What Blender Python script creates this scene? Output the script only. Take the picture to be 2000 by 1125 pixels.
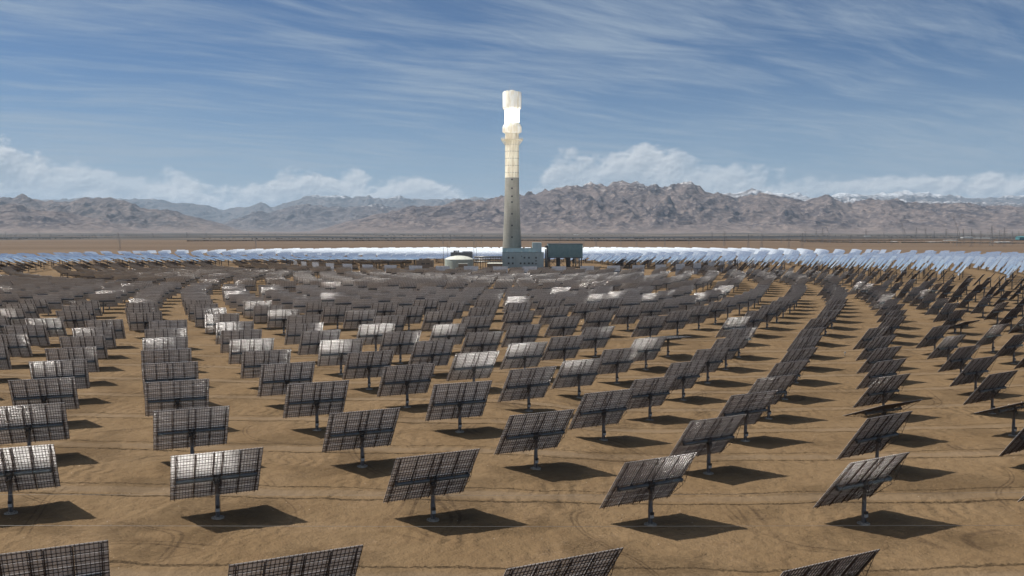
import bpy, math, random
import numpy as np
from mathutils import Vector, Matrix

for o in list(bpy.data.objects):
    bpy.data.objects.remove(o)
C = bpy.context.scene
COL = C.collection
rad = math.radians
random.seed(7)
rng = np.random.default_rng(11)

# ------------------------------------------------------------------ camera
CAM_H = 42.0
F = 1714.0                                  # focal length in photo pixels (2000 wide)
cam_d = bpy.data.cameras.new("camera")
cam = bpy.data.objects.new("camera", cam_d)
COL.objects.link(cam)
cam_d.sensor_width = 36.0
cam_d.lens = F / 2000 * 36
cam_d.clip_start = 0.5
cam_d.clip_end = 120000
cam.location = (0, 0, CAM_H)
cam.rotation_euler = (rad(90 - 3.79), 0, 0)
C.camera = cam

# ------------------------------------------------------------------ sun
SUN_AZ, SUN_EL = rad(-73.3), rad(54.85)
SUN = Vector((math.sin(SUN_AZ) * math.cos(SUN_EL), math.cos(SUN_AZ) * math.cos(SUN_EL), math.sin(SUN_EL)))
sd = bpy.data.lights.new("sun", 'SUN')
sd.energy = 5.0
sd.angle = rad(0.53)
sd.color = (1.0, 0.955, 0.88)
sd.cycles.use_multiple_importance_sampling = False
so = bpy.data.objects.new("sun", sd)
so.rotation_euler = SUN.to_track_quat('Z', 'Y').to_euler()
so.location = (0, 0, 300)
COL.objects.link(so)

# ------------------------------------------------------------------ render settings
C.view_settings.view_transform = 'Standard'
C.view_settings.look = 'None'
C.view_settings.gamma = 1.0
C.view_settings.exposure = 0.16
cy = C.cycles
cy.max_bounces = 6
cy.diffuse_bounces = 3
cy.glossy_bounces = 4
cy.volume_bounces = 0
cy.caustics_reflective = True
cy.blur_glossy = 0.0
cy.sample_clamp_indirect = 45.0
cy.use_denoising = True
MR = .14
cy.use_guiding = True
cy.use_surface_guiding = True
cy.use_volume_guiding = False
cy.guiding_training_samples = 128

D = 1009.35                                  # distance to the tower
TOWER = Vector((0, D, 0))
AIM_H = 168.0


# ------------------------------------------------------------------ node helpers
class NT:
    def __init__(s, tree):
        s.t = tree
        s.n = tree.nodes
        s.l = tree.links

    def new(s, kind, **kw):
        n = s.n.new(kind)
        for k, v in kw.items():
            if k.startswith('i_'):
                s.put(n.inputs[k[2:].replace('_', ' ')], v)
            else:
                setattr(n, k, v)
        return n

    def put(s, sock, v):
        if isinstance(v, bpy.types.NodeSocket):
            s.l.new(v, sock)
        elif v is not None:
            if isinstance(v, (tuple, list)) and len(v) == 3 and sock.type == 'RGBA':
                v = (*v, 1)
            sock.default_value = v

    def math(s, op, a, b=None, c=None, clamp=False):
        n = s.n.new('ShaderNodeMath')
        n.operation = op
        n.use_clamp = clamp
        for i, v in enumerate((a, b, c)):
            if v is not None:
                s.put(n.inputs[i], v)
        return n.outputs[0]

    def vmath(s, op, a, b=None):
        n = s.n.new('ShaderNodeVectorMath')
        n.operation = op
        s.put(n.inputs[0], a)
        if b is not None:
            s.put(n.inputs[1], b)
        return n.outputs[0]

    def mix(s, f, a, b, typ='MIX'):
        n = s.n.new('ShaderNodeMix')
        n.data_type = 'RGBA'
        n.blend_type = typ
        s.put(n.inputs[0], f)
        s.put(n.inputs[6], a)
        s.put(n.inputs[7], b)
        return n.outputs[2]

    def ramp(s, v, lo, hi, a=0.0, b=1.0):
        n = s.n.new('ShaderNodeMapRange')
        n.interpolation_type = 'SMOOTHSTEP'
        s.put(n.inputs[0], v)
        n.inputs[1].default_value = lo
        n.inputs[2].default_value = hi
        n.inputs[3].default_value = a
        n.inputs[4].default_value = b
        return n.outputs[0]

    def noise(s, vec, scale, detail=3.0, rough=0.5, dist=0.0, lac=2.0, out=0):
        n = s.n.new('ShaderNodeTexNoise')
        s.put(n.inputs['Vector'], vec)
        n.inputs['Scale'].default_value = scale
        n.inputs['Detail'].default_value = detail
        n.inputs['Roughness'].default_value = rough
        n.inputs['Lacunarity'].default_value = lac
        n.inputs['Distortion'].default_value = dist
        return n.outputs[out]

    def xyz(s, v):
        n = s.n.new('ShaderNodeSeparateXYZ')
        s.put(n.inputs[0], v)
        return n.outputs

    def comb(s, x, y, z=0.0):
        n = s.n.new('ShaderNodeCombineXYZ')
        for i, v in enumerate((x, y, z)):
            s.put(n.inputs[i], v)
        return n.outputs[0]

    def curve(s, v, pts):
        n = s.n.new('ShaderNodeFloatCurve')
        s.put(n.inputs['Value'], v)
        c = n.mapping.curves[0]
        c.points[0].location = pts[0]
        c.points[1].location = pts[-1]
        for p in pts[1:-1]:
            c.points.new(*p)
        n.mapping.update()
        return n.outputs[0]


def mat(name, color=(.5, .5, .5), rough=.6, metal=0.0, spec=None):
    m = bpy.data.materials.new(name)
    m.use_nodes = True
    t = NT(m.node_tree)
    b = m.node_tree.nodes['Principled BSDF']
    b.inputs['Base Color'].default_value = (*color, 1)
    b.inputs['Roughness'].default_value = rough
    b.inputs['Metallic'].default_value = metal
    if spec is not None:
        b.inputs['Specular IOR Level'].default_value = spec
    return m, t, b


def noisy(name, c1, c2, scale=1.0, rough=.6, metal=0.0, detail=4.0, bump=0.0, lo=.35, hi=.65, stretch=None, spec=None):
    m, t, b = mat(name, c1, rough, metal, spec)
    co = t.new('ShaderNodeTexCoord').outputs['Object']
    if stretch:
        co = t.vmath('MULTIPLY', co, stretch)
    nz = t.noise(co, scale, detail, .6)
    t.put(b.inputs['Base Color'], t.mix(t.ramp(nz, lo, hi), (*c1, 1), (*c2, 1)))
    if bump:
        bn = t.new('ShaderNodeBump', i_Strength=bump, i_Height=nz)
        t.put(b.inputs['Normal'], bn.outputs[0])
    return m


# ------------------------------------------------------------------ world: Nishita sky with clouds
w = bpy.data.worlds.new("World")
C.world = w
w.use_nodes = True
wt = NT(w.node_tree)
for n in list(wt.n):
    wt.n.remove(n)
sky = wt.new('ShaderNodeTexSky', sky_type='NISHITA')
sky.sun_disc = False
sky.sun_elevation = SUN_EL
sky.sun_rotation = SUN_AZ
sky.altitude = 2800
sky.air_density = 1.0
sky.dust_density = 0.5
sky.ozone_density = 2.0
gen = wt.new('ShaderNodeTexCoord').outputs['Generated']
dx, dy, dz = wt.xyz(gen)
dzc = wt.math('MAXIMUM', dz, 0.0)
# cirrus on a high plane
den = wt.math('ADD', dzc, 0.075)
px = wt.math('DIVIDE', dx, den)
py = wt.math('DIVIDE', dy, den)
plane = wt.comb(px, py, 0.0)
warpc = wt.noise(plane, 0.32, 3, .5, out=1)
warp = wt.vmath('MULTIPLY', wt.vmath('SUBTRACT', warpc, (.5, .5, .5)), (1.25, 1.25, 0))
pw = wt.vmath('ADD', plane, warp)
mp = wt.new('ShaderNodeMapping', i_Vector=pw, vector_type='TEXTURE')
mp.inputs['Rotation'].default_value = (0, 0, rad(24))
mp.inputs['Scale'].default_value = (3.3, .60, 1)
streak = wt.noise(mp.outputs[0], 2.3, 11, .72, .35)
mp2 = wt.new('ShaderNodeMapping', i_Vector=pw, vector_type='TEXTURE')
mp2.inputs['Rotation'].default_value = (0, 0, rad(42))
mp2.inputs['Scale'].default_value = (3.4, .42, 1)
streak2 = wt.noise(mp2.outputs[0], 2.6, 9, .68, .2)
big = wt.noise(plane, 0.42, 4, .55)
cir = wt.math('ADD', wt.math('MULTIPLY', streak, .62), wt.math('MULTIPLY', streak2, .38))
cir = wt.math('ADD', cir, wt.math('MULTIPLY', wt.math('SUBTRACT', big, .5), .75))
cirm = wt.ramp(cir, .38, .70, 0.02, .72)
# cumulus bank just over the mountains, in azimuth / elevation
hyp = wt.math('MAXIMUM', wt.math('SQRT', wt.math('ADD', wt.math('MULTIPLY', dx, dx), wt.math('MULTIPLY', dy, dy))), 0.001)
az = wt.math('ARCTAN2', dx, dy)
el = wt.math('DIVIDE', dz, hyp)
u01 = wt.math('ADD', wt.math('MULTIPLY', az, 1 / 1.4), 0.5, clamp=True)


def u_of(x):
    return math.atan((x - 1000) / F) / 1.4 + .5


def e_of(y):
    return (449 - y) / F * 5          # curve is stored times five


tops = [(0, e_of(330)), (u_of(0), e_of(292)), (u_of(60), e_of(298)), (u_of(170), e_of(288)), (u_of(260), e_of(318)), (u_of(330), e_of(322)),
        (u_of(430), e_of(362)), (u_of(500), e_of(358)), (u_of(560), e_of(330)), (u_of(660), e_of(318)), (u_of(740), e_of(345)), (u_of(880), e_of(343)),
        (u_of(960), e_of(348)), (u_of(1020), e_of(344)), (u_of(1080), e_of(300)), (u_of(1200), e_of(276)), (u_of(1320), e_of(284)), (u_of(1440), e_of(306)),
        (u_of(1600), e_of(322)), (u_of(1750), e_of(332)), (u_of(1900), e_of(338)), (u_of(2000), e_of(352)), (1, e_of(350))]
topv = wt.math('MULTIPLY', wt.curve(u01, tops), 0.2)
cuv = wt.comb(wt.math('MULTIPLY', az, 1.0), wt.math('MULTIPLY', el, 1.45), 0.0)
n1 = wt.noise(cuv, 24, 10, .58, .15)
n1b = wt.noise(wt.vmath('ADD', cuv, (-.0022, .0036, 0)), 24, 10, .58, .15)
nbig = wt.noise(cuv, 6.5, 5, .55)
edge = wt.math('ADD', wt.math('SUBTRACT', topv, el), wt.math('MULTIPLY', wt.math('SUBTRACT', n1, .60), .085))
edge = wt.math('ADD', edge, wt.math('MULTIPLY', wt.math('SUBTRACT', nbig, .5), .09))
cum = wt.ramp(edge, .001, 0.016, 0, .88)
inner = wt.ramp(wt.noise(cuv, 7, 6, .55), .36, .57, .55, .98)
cum = wt.math('MULTIPLY', cum, inner)
shade = wt.math('ADD', wt.math('MULTIPLY', wt.math('SUBTRACT', n1, n1b), 6.5), .40, clamp=True)
depth = wt.ramp(edge, 0.0, .05, .45, -.12)
nbo = wt.noise(wt.vmath('ADD', cuv, (-.006, .010, 0)), 6.5, 5, .55)
shade = wt.math('ADD', shade, wt.math('MULTIPLY', wt.math('SUBTRACT', nbig, nbo), 5.0))
shade = wt.math('ADD', shade, depth, clamp=True)
ccol = wt.mix(shade, (6.4, 7.6, 8.9, 1), (12.0, 12.6, 13.2, 1))
lowhaze = wt.ramp(el, 0.0, 0.20, .68, 0.0)
skyc = wt.mix(1.0, sky.outputs[0], (.80, 1.02, 1.20, 1), 'MULTIPLY')
c1 = wt.mix(cirm, skyc, (6.4, 7.8, 9.4, 1))
c1 = wt.mix(lowhaze, c1, (5.6, 7.1, 8.7, 1))
# bright veil added around the unseen sun, to whiten the mirrors
sdot = wt.new('ShaderNodeVectorMath', operation='DOT_PRODUCT')
wt.put(sdot.inputs[0], gen)
sdot.inputs[1].default_value = SUN
veil = wt.math('MULTIPLY', wt.ramp(sdot.outputs['Value'], .72, 1.0), wt.ramp(streak, .3, .6, .6, 1))
c1 = wt.mix(veil, c1, (22, 23, 24, 1))
c2 = wt.mix(cum, c1, ccol)
bg = wt.new('ShaderNodeBackground', i_Color=c2, i_Strength=0.051)
wo = wt.new('ShaderNodeOutputWorld', i_Surface=bg.outputs[0])


# ------------------------------------------------------------------ numpy noise
def _hash(ix, iy, seed):
    h = (ix.astype(np.int64) * 374761393 + iy.astype(np.int64) * 668265263 + seed * 974711) & 0xffffffff
    h = ((h ^ (h >> 13)) * 1274126177) & 0xffffffff
    h = h ^ (h >> 16)
    return (h & 0xffff) / 65535.0 * 2 * np.pi


def gnoise(x, y, seed=0):
    ix = np.floor(x)
    iy = np.floor(y)
    fx = x - ix
    fy = y - iy
    u = fx * fx * fx * (fx * (fx * 6 - 15) + 10)
    v = fy * fy * fy * (fy * (fy * 6 - 15) + 10)

    def g(ox, oy):
        a = _hash(ix + ox, iy + oy, seed)
        return np.cos(a) * (fx - ox) + np.sin(a) * (fy - oy)
    return ((g(0, 0) * (1 - u) + g(1, 0) * u) * (1 - v) + (g(0, 1) * (1 - u) + g(1, 1) * u) * v) * 1.5


def fbm(x, y, octv=4, seed=0, gain=.5):
    s = 0
    a = 1
    for i in range(octv):
        s = s + a * gnoise(x, y, seed + i)
        x = x * 2.03 + 11.3
        y = y * 2.03 + 5.7
        a *= gain
    return s


def ridged(x, y, octv=6, seed=0, gain=.5):
    s = 0
    a = 1
    wgt = 1
    tot = 0
    for i in range(octv):
        n = (1 - np.abs(gnoise(x, y, seed + i) * 1.35)) ** 2
        n = np.clip(n, 0, 1) * wgt
        wgt = np.clip(n * 1.8, 0, 1)
        s = s + a * n
        tot += a
        x = x * 2.05 + 3.1
        y = y * 2.05 + 7.9
        a *= gain
    return s / tot


def sstep(x, a, b):
    t = np.clip((x - a) / (b - a), 0, 1)
    return t * t * (3 - 2 * t)


# ------------------------------------------------------------------ ground height
def ground_z(X, Y):
    X = np.asarray(X, float)
    Y = np.asarray(Y, float)
    base = np.interp(Y, [-200, 60, 87, 130, 157, 186, 213, 237, 262, 340, 560, 800, 960, 1e6],
                     [0.4, 0.2, -.35, -1.35, -.9, -.65, -1.1, -1.4, -1.55, -1.6, -1.6, -.8, 0, 0])
    yy = [40, 86, 130, 157, 184, 211, 236, 261, 285, 308, 345]
    aa = [.6, .9, .95, 1.4, 2.4, 3.3, 3.0, 2.6, 2.2, 1.2, 0.1]
    amp = np.interp(Y, yy, aa)
    Ye = np.where(X > 50, np.minimum(Y, np.maximum(Y - (X - 50) * .75, 211)), Y)
    amp = np.maximum(amp, np.interp(Ye, yy, aa))
    amp = np.where(Y < 211, np.interp(Y, yy, aa), amp)
    S = 1 / (1 + np.exp(-np.clip((X - 12) / 7.0, -40, 40)))
    return base - amp * S


def build_mesh(name, verts, faces_flat, loops, mat_idx=None, mats=(), smooth=False):
    """verts (n,3); faces_flat flat vertex indices; loops = loop count per face"""
    me = bpy.data.meshes.new(name)
    n = len(verts)
    me.vertices.add(n)
    me.vertices.foreach_set('co', np.asarray(verts, np.float32).ravel())
    me.loops.add(len(faces_flat))
    me.loops.foreach_set('vertex_index', np.asarray(faces_flat, np.int32))
    nf = len(loops)
    me.polygons.add(nf)
    st = np.zeros(nf, np.int32)
    st[1:] = np.cumsum(loops)[:-1]
    me.polygons.foreach_set('loop_start', st)
    for m in mats:
        me.materials.append(m)
    if mat_idx is not None:
        me.polygons.foreach_set('material_index', np.asarray(mat_idx, np.int32))
    me.polygons.foreach_set('use_smooth', np.full(nf, smooth, bool))
    me.update(calc_edges=True)
    me.validate()
    return me


def grid_mesh(name, V, nu, nv, m, smooth=True):
    i = np.arange(nv - 1)[:, None] * nu + np.arange(nu - 1)[None, :]
    i = i.ravel()
    f = np.stack([i, i + 1, i + 1 + nu, i + nu], 1).ravel()
    return build_mesh(name, V, f, np.full(len(i), 4), None, [m], smooth)


def link(name, me, parent=None, **props):
    o = bpy.data.objects.new(name, me)
    COL.objects.link(o)
    if parent:
        o.parent = parent
    for k, v in props.items():
        o[k] = v
    return o


def thing(name, label, cat, loc=(0, 0, 0), rz=0, group=None):
    o = bpy.data.objects.new(name, None)
    COL.objects.link(o)
    o.location = loc
    o.rotation_euler = (0, 0, rz)
    o.empty_display_size = .5
    o['label'] = label
    o['category'] = cat
    if group:
        o['group'] = group
    return o


class MB:
    """mesh builder: boxes, bars, tubes with material indices"""

    def __init__(s):
        s.v = []
        s.f = []
        s.m = []
        s.sm = []

    def poly(s, pts, faces, mi=0, smooth=False):
        b = len(s.v)
        s.v += [tuple(p) for p in pts]
        for f in faces:
            s.f.append([b + i for i in f])
            s.m.append(mi)
            s.sm.append(smooth)

    def box(s, x0, x1, y0, y1, z0, z1, mi=0, mis=None):
        p = [(x0, y0, z0), (x1, y0, z0), (x1, y1, z0), (x0, y1, z0), (x0, y0, z1), (x1, y0, z1), (x1, y1, z1), (x0, y1, z1)]
        fs = [(0, 3, 2, 1), (4, 5, 6, 7), (0, 1, 5, 4), (2, 3, 7, 6), (1, 2, 6, 5), (3, 0, 4, 7)]
        b = len(s.v)
        s.v += p
        for k, f in enumerate(fs):
            s.f.append([b + i for i in f])
            s.m.append(mis[k] if mis else mi)
            s.sm.append(False)

    def tube(s, a, b, r0, r1=None, n=12, mi=0, cap=True, smooth=True):
        a = Vector(a)
        b = Vector(b)
        r1 = r0 if r1 is None else r1
        d = (b - a).normalized()
        up = Vector((0, 0, 1)) if abs(d.z) < .9 else Vector((1, 0, 0))
        u = d.cross(up).normalized()
        v = d.cross(u)
        k = len(s.v)
        for c, r in ((a, r0), (b, r1)):
            for i in range(n):
                t = 2 * math.pi * i / n
                s.v.append(tuple(c + u * math.cos(t) * r + v * math.sin(t) * r))
        for i in range(n):
            j = (i + 1) % n
            s.f.append([k + i, k + j, k + n + j, k + n + i])
            s.m.append(mi)
            s.sm.append(smooth)
        if cap:
            s.f.append([k + i for i in range(n)][::-1])
            s.f.append([k + n + i for i in range(n)])
            s.m += [mi, mi]
            s.sm += [False, False]

    def lathe(s, prof, n=48, mi=0, cx=0, cy=0, smooth=True, mis=None):
        k = len(s.v)
        for r, z in prof:
            for i in range(n):
                t = 2 * math.pi * i / n
                s.v.append((cx + r * math.cos(t), cy + r * math.sin(t), z))
        for j in range(len(prof) - 1):
            for i in range(n):
                q = (i + 1) % n
                s.f.append([k + j * n + i, k + j * n + q, k + (j + 1) * n + q, k + (j + 1) * n + i])
                s.m.append(mis[j] if mis else mi)
                s.sm.append(smooth)

    def mesh(s, name, mats):
        me = build_mesh(name, s.v, [i for f in s.f for i in f], [len(f) for f in s.f], s.m, mats)
        me.polygons.foreach_set('use_smooth', np.array(s.sm, bool))
        return me

    def build(s, name, mats, parent=None, **props):
        return link(name, s.mesh(name, mats), parent, **props)


# ------------------------------------------------------------------ ground
RINGS1 = [880.7, 852.7, 825.65, 798.8, 773.4, 748.9, 725.3, 701.9]
RINGS2 = [673, 652.3, 631.6, 610.9, 590.2, 572.5, 554.8, 537, 519, 501]
RINGS3 = [462, 446, 430, 414, 398, 382, 366, 350, 334]
RINGS4 = [300, 284, 268, 252, 236, 220, 204, 188, 172, 156, 141, 127]
RING0 = 923.5

gm, t, b = mat("desert_ground", (.3, .2, .12), .95, 0, .1)
geo = t.new('ShaderNodeNewGeometry').outputs['Position']
gx, gy, gz = t.xyz(geo)
attr = t.new('ShaderNodeAttribute', attribute_name='ring').outputs['Fac']      # grows by 1 per heliostat ring
far = t.ramp(gy, 900, 1900)
nA = t.noise(geo, 0.045, 4, .55)
nB = t.noise(geo, 0.5, 5, .6)
nC = t.noise(geo, 3.2, 5, .65)
# patchy sand
col = t.mix(t.ramp(nA, .35, .65), (.166, .108, .056), (.188, .125, .067))
col = t.mix(t.ramp(nB, .42, .70, 0, .4), col, (.130, .080, .042))
col = t.mix(t.ramp(nC, .52, .72, 0, .45), col, (.215, .143, .084))
# compacted service track between the rings
wob = t.math('MULTIPLY', t.math('SUBTRACT', t.noise(geo, .035, 2, .5), .5), .14)
wob2 = t.math('MULTIPLY', t.math('SUBTRACT', t.noise(geo, 1.1, 4, .6), .5), .035)
ph = t.math('FRACT', t.math('ADD', t.math('ADD', attr, wob), wob2))
trk = t.math('MULTIPLY', t.ramp(ph, .36, .41), t.ramp(ph, .53, .48))
nearfac = t.ramp(gy, 700, 300)
trk = t.math('MULTIPLY', trk, t.math('MULTIPLY', nearfac, t.ramp(nA, .25, .6, .25, .6)))
col = t.mix(trk, col, (.172, .124, .080))
# wheel ruts: dark crumbly edges of the track
rut = t.math('MULTIPLY', t.ramp(ph, .318, .330), t.ramp(ph, .350, .338))
rut2 = t.math('MULTIPLY', t.ramp(ph, .545, .553), t.ramp(ph, .568, .560))
crumb = t.ramp(t.noise(t.vmath('MULTIPLY', geo, (1, 2.2, 1)), 2.4, 4, .7), .46, .60)
rutm = t.math('MULTIPLY', t.math('MAXIMUM', rut, t.math('MULTIPLY', rut2, .7)), t.math('MULTIPLY', crumb, nearfac))
col = t.mix(t.math('MULTIPLY', rutm, .75), col, (.05, .032, .019))
# curving wheel tracks
for sc_, k0, wdt, seedv in ((.011, .5, .0016, 0), (.016, .46, .0022, 40), (.009, .55, .0012, 90)):
    tn = t.noise(t.vmath('ADD', geo, (seedv, seedv * 2.0, 0)), sc_, 1.5, .4)
    for off in (-.0035, .0035):
        dlt = t.math('ABSOLUTE', t.math('SUBTRACT', tn, k0 + off))
        ln_ = t.math('MULTIPLY', t.ramp(dlt, wdt, wdt * .4), t.ramp(t.noise(geo, .05, 2), .42, .55))
        col = t.mix(t.math('MULTIPLY', t.math('MULTIPLY', ln_, nearfac), t.ramp(nC, .35, .6, .25, .8)), col, (.082, .052, .029))
# pebbles, pale crumbs
vo = t.new('ShaderNodeTexVoronoi', i_Vector=geo, i_Scale=.9)
spot = t.ramp(vo.outputs['Distance'], .085, .05)
spot = t.math('MULTIPLY', spot, t.ramp(t.noise(geo, .13, 2), .56, .62))
col = t.mix(t.math('MULTIPLY', spot, nearfac), col, (.50, .42, .33))
# far plain: long bands of scrub and gravel between the plant and the mountains
farv = t.vmath('MULTIPLY', geo, (.0006, .004, 0))
nF = t.noise(farv, 1.0, 5, .6)
nF2 = t.noise(t.vmath('MULTIPLY', geo, (.00025, .0011, 0)), 1.0, 4, .6)
fcol = t.mix(t.ramp(nF, .35, .65), (.118, .080, .052), (.150, .105, .070))
gcol = t.mix(t.ramp(nF2, .42, .58), (.055, .050, .046), (.13, .108, .088))
ywob = t.math('ADD', gy, t.math('MULTIPLY', t.math('SUBTRACT', t.noise(t.vmath('MULTIPLY', geo, (.0005, .0005, 0)), 1, 3), .5), 900))
fcol = t.mix(t.ramp(ywob, 3500, 3900), fcol, gcol)
band1 = t.math('MULTIPLY', t.ramp(ywob, 4400, 4600), t.ramp(ywob, 5600, 5300))
fcol = t.mix(t.math('MULTIPLY', band1, .85), fcol, (.03, .03, .032))
band2 = t.math('MULTIPLY', t.ramp(ywob, 7600, 8000), t.ramp(ywob, 9300, 8900))
fcol = t.mix(t.math('MULTIPLY', band2, .6), fcol, (.08, .078, .076))
fcol = t.mix(t.ramp(gy, 9800, 11500), fcol, (.16, .13, .115))
col = t.mix(far, col, fcol)
dst = t.math('MULTIPLY', t.ramp(t.noise(t.vmath('MULTIPLY', geo, (.6, 1.6, 1)), 1.5, 5, .7, 1.2), .50, .62), t.ramp(t.noise(geo, .07, 3, .5), .50, .62))
col = t.mix(t.math('MULTIPLY', t.math('MULTIPLY', dst, nearfac), .65), col, (.225, .152, .090))
t.put(b.inputs['Base Color'], col)
# relief: tyre-combed ripples, clods
chn = t.noise(t.vmath('MULTIPLY', geo, (1.0, 1.8, 1)), .9, 6, .72, .9)
chm = t.ramp(t.noise(geo, .05, 3, .55), .47, .60)
rip = t.new('ShaderNodeTexWave', i_Vector=t.vmath('MULTIPLY', geo, (.35, 1, 1)), i_Scale=.32, i_Distortion=9.0, i_Detail=3.0)
rip.inputs['Detail Scale'].default_value = .55
rip.inputs['Detail Roughness'].default_value = .7
ripm = t.ramp(t.noise(geo, .055, 3, .5), .48, .66)
hgt = t.math('ADD', t.math('MULTIPLY', nB, .38), t.math('MULTIPLY', nC, .10))
hgt = t.math('ADD', hgt, t.math('MULTIPLY', t.math('MULTIPLY', rip.outputs['Fac'], ripm), .12))
hgt = t.math('ADD', hgt, t.math('MULTIPLY', t.math('MULTIPLY', chn, chm), .32))
hgt = t.math('SUBTRACT', hgt, t.math('MULTIPLY', rutm, .25))
fl = t.math('SUBTRACT', 1.0, t.math('MULTIPLY', trk, .75))
bmp = t.new('ShaderNodeBump', i_Strength=1.0, i_Distance=2.2, i_Height=t.math('MULTIPLY', hgt, fl))
t.put(b.inputs['Normal'], bmp.outputs[0])

NU = 1000
a = np.linspace(-1.55, 1.55, NU)
a = np.sign(a) * np.where(np.abs(a) < .8, np.abs(a), .8 + (np.abs(a) - .8) * 3.2)
ys = [-120.]
stp = 8.0
while ys[-1] < 52000:
    y = ys[-1]
    stp = 8 if y < 40 else (.42 + max(0, y - 200) * .0052 + max(0, y - 2500) * .02)
    ys.append(y + stp)
ys = np.array(ys)
NV = len(ys)
YY = np.repeat(ys, NU)
XX = np.tile(a, NV) * (np.maximum(YY, 40) + 55)
ZZ = ground_z(XX, YY)
nearw = sstep(YY, 620, 420)
rr = np.hypot(XX, YY - D)
allr = np.array([RING0 + 41, RING0] + RINGS1 + RINGS2 + RINGS3 + RINGS4)
ringv = np.interp(-rr, -allr, np.arange(len(allr)))
chmask = sstep(fbm(XX * .035, YY * .05, 3, 77), .02, .35) * sstep(YY, 330, 240)
lump = fbm(XX * .11, YY * .11, 4, 3, .55) * .16 + fbm(XX * .9, YY * .9, 3, 17, .6) * .045
lump = lump + chmask * (ridged(XX * .55 + fbm(XX * .2, YY * .2, 2, 5), YY * .8, 3, 33, .6) - .4) * .14
berm = np.exp(-((ringv % 1 - .33) / .02) ** 2) * .07 * (1 + fbm(XX * .8, YY * .8, 2, 40))
ZZ = ZZ + (lump + berm * np.clip(nearw, 0, 1)) * (.25 + .75 * nearw)
# low swells of the far plain
ZZ = ZZ + sstep(YY, 1900, 5000) * 6 * fbm(XX * .0009, YY * .0009, 3, 60)
gme = grid_mesh('ground', np.stack([XX, YY, ZZ], 1), NU, NV, gm)
at = gme.attributes.new('ring', 'FLOAT', 'POINT')
at.data.foreach_set('value', ringv.astype(np.float32))
link('ground', gme, kind='structure')


def gz_at(x, y):
    x = float(x)
    y = float(y)
    l = fbm(np.array([x * .11]), np.array([y * .11]), 4, 3, .55)[0] * .16
    nw = float(sstep(np.array([y]), 620, 420)[0])
    return float(ground_z(x, y)) + l * (.25 + .75 * nw)


# ------------------------------------------------------------------ mountains
def mountain_mat(name, lowc, midc, dark, snow_z, snow_amt, scale):
    m, t, b = mat(name, midc, .95, 0, .05)
    pos = t.new('ShaderNodeNewGeometry')
    P = pos.outputs['Position']
    x, y, z = t.xyz(P)
    n1 = t.noise(P, .0011 * scale, 7, .62)
    n2 = t.noise(t.vmath('MULTIPLY', P, (1, 1, 2.5)), .006 * scale, 6, .65, .8)
    c = t.mix(t.ramp(n1, .38, .62), midc, dark)
    c = t.mix(t.ramp(n2, .50, .62, 0, .9), c, lowc)
    c = t.mix(t.ramp(n2, .47, .36, 0, .8), c, tuple(v * .55 for v in dark))
    c = t.mix(t.ramp(z, 150, 10, 0, .45), c, lowc)
    nz = t.xyz(pos.outputs['Normal'])[2]
    sn = t.ramp(t.math('ADD', z, t.math('MULTIPLY', t.math('SUBTRACT', n2, .5), 900)), snow_z, snow_z + 190)
    sn = t.math('MULTIPLY', sn, t.ramp(nz, .52, .80))
    sn = t.math('MULTIPLY', sn, t.ramp(n1, .34, .56))
    c = t.mix(t.math('MULTIPLY', sn, snow_amt), c, (.80, .82, .85))
    t.put(b.inputs['Base Color'], c)
    bp = t.new('ShaderNodeBump', i_Strength=.6, i_Distance=22.0, i_Height=n2)
    t.put(b.inputs['Normal'], bp.outputs[0])
    return m


def mountains(name, prof, y0, yr, y1, ncol, nrow, m, seed, sc=1.0, carve=.74, edge=.82):
    ta = np.linspace(-edge, edge, ncol)
    pxs = ta * F + 1000
    ph = np.interp(pxs, [p[0] for p in prof], [449 - p[1] for p in prof])
    v = np.linspace(0, 1, nrow)
    Yc = y0 + (y1 - y0) * v
    T, Y = np.meshgrid(ta, Yc)
    H, _ = np.meshgrid(ph, Yc)
    X = T * Y
    zr = CAM_H + H / F * yr
    base = np.where(Y < yr, np.clip((Y - y0) / (yr - y0), 0, 1), np.clip((y1 - Y) / (y1 - yr), 0, 1))
    env = np.where(Y < yr, base ** 1.15, base ** .8)
    wx = fbm(X / 2600, Y / 2600, 3, seed + 50) * 900
    wy = fbm(X / 2600 + 9, Y / 2600 + 4, 3, seed + 70) * 900
    r = ridged((X + wx) / (1100 * sc), (Y + wy) / (1900 * sc), 8, seed, .52)
    r2 = ridged((X + wx * .4) / (330 * sc), (Y + wy * .4) / (560 * sc), 5, seed + 20, .52)
    r = .58 * r + .42 * r2
    r = (r - r.min()) / (r.max() - r.min())
    foot = fbm(X / 3000, Y / 3000, 3, seed + 90)
    Z = np.maximum(zr, 0) * env * (1 - carve + carve * 1.5 * r * (1.0 - .78 * env) + carve * .80 * env + .12 * foot * (1 - env))
    # keep the photographed skyline: rescale each column to its profile
    el = (Z - CAM_H) / Y
    mx = el.max(0)
    want = ph / F
    k = np.where(want > .0006, (want * yr + CAM_H) / np.maximum(mx * yr + CAM_H, 25), .25)
    kk = np.convolve(np.pad(k, 14, mode='edge'), np.ones(29) / 29, 'valid')
    k = .97 * kk + .03 * k
    Z = Z * k[None, :]
    Z = np.where(base <= 0.001, -15, Z - 6 * (1 - np.clip(base * 8, 0, 1)))
    me = grid_mesh(name, np.stack([X.ravel(), Y.ravel(), Z.ravel()], 1), ncol, nrow, m)
    o = link(name, me, kind='structure')
    return o


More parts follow.
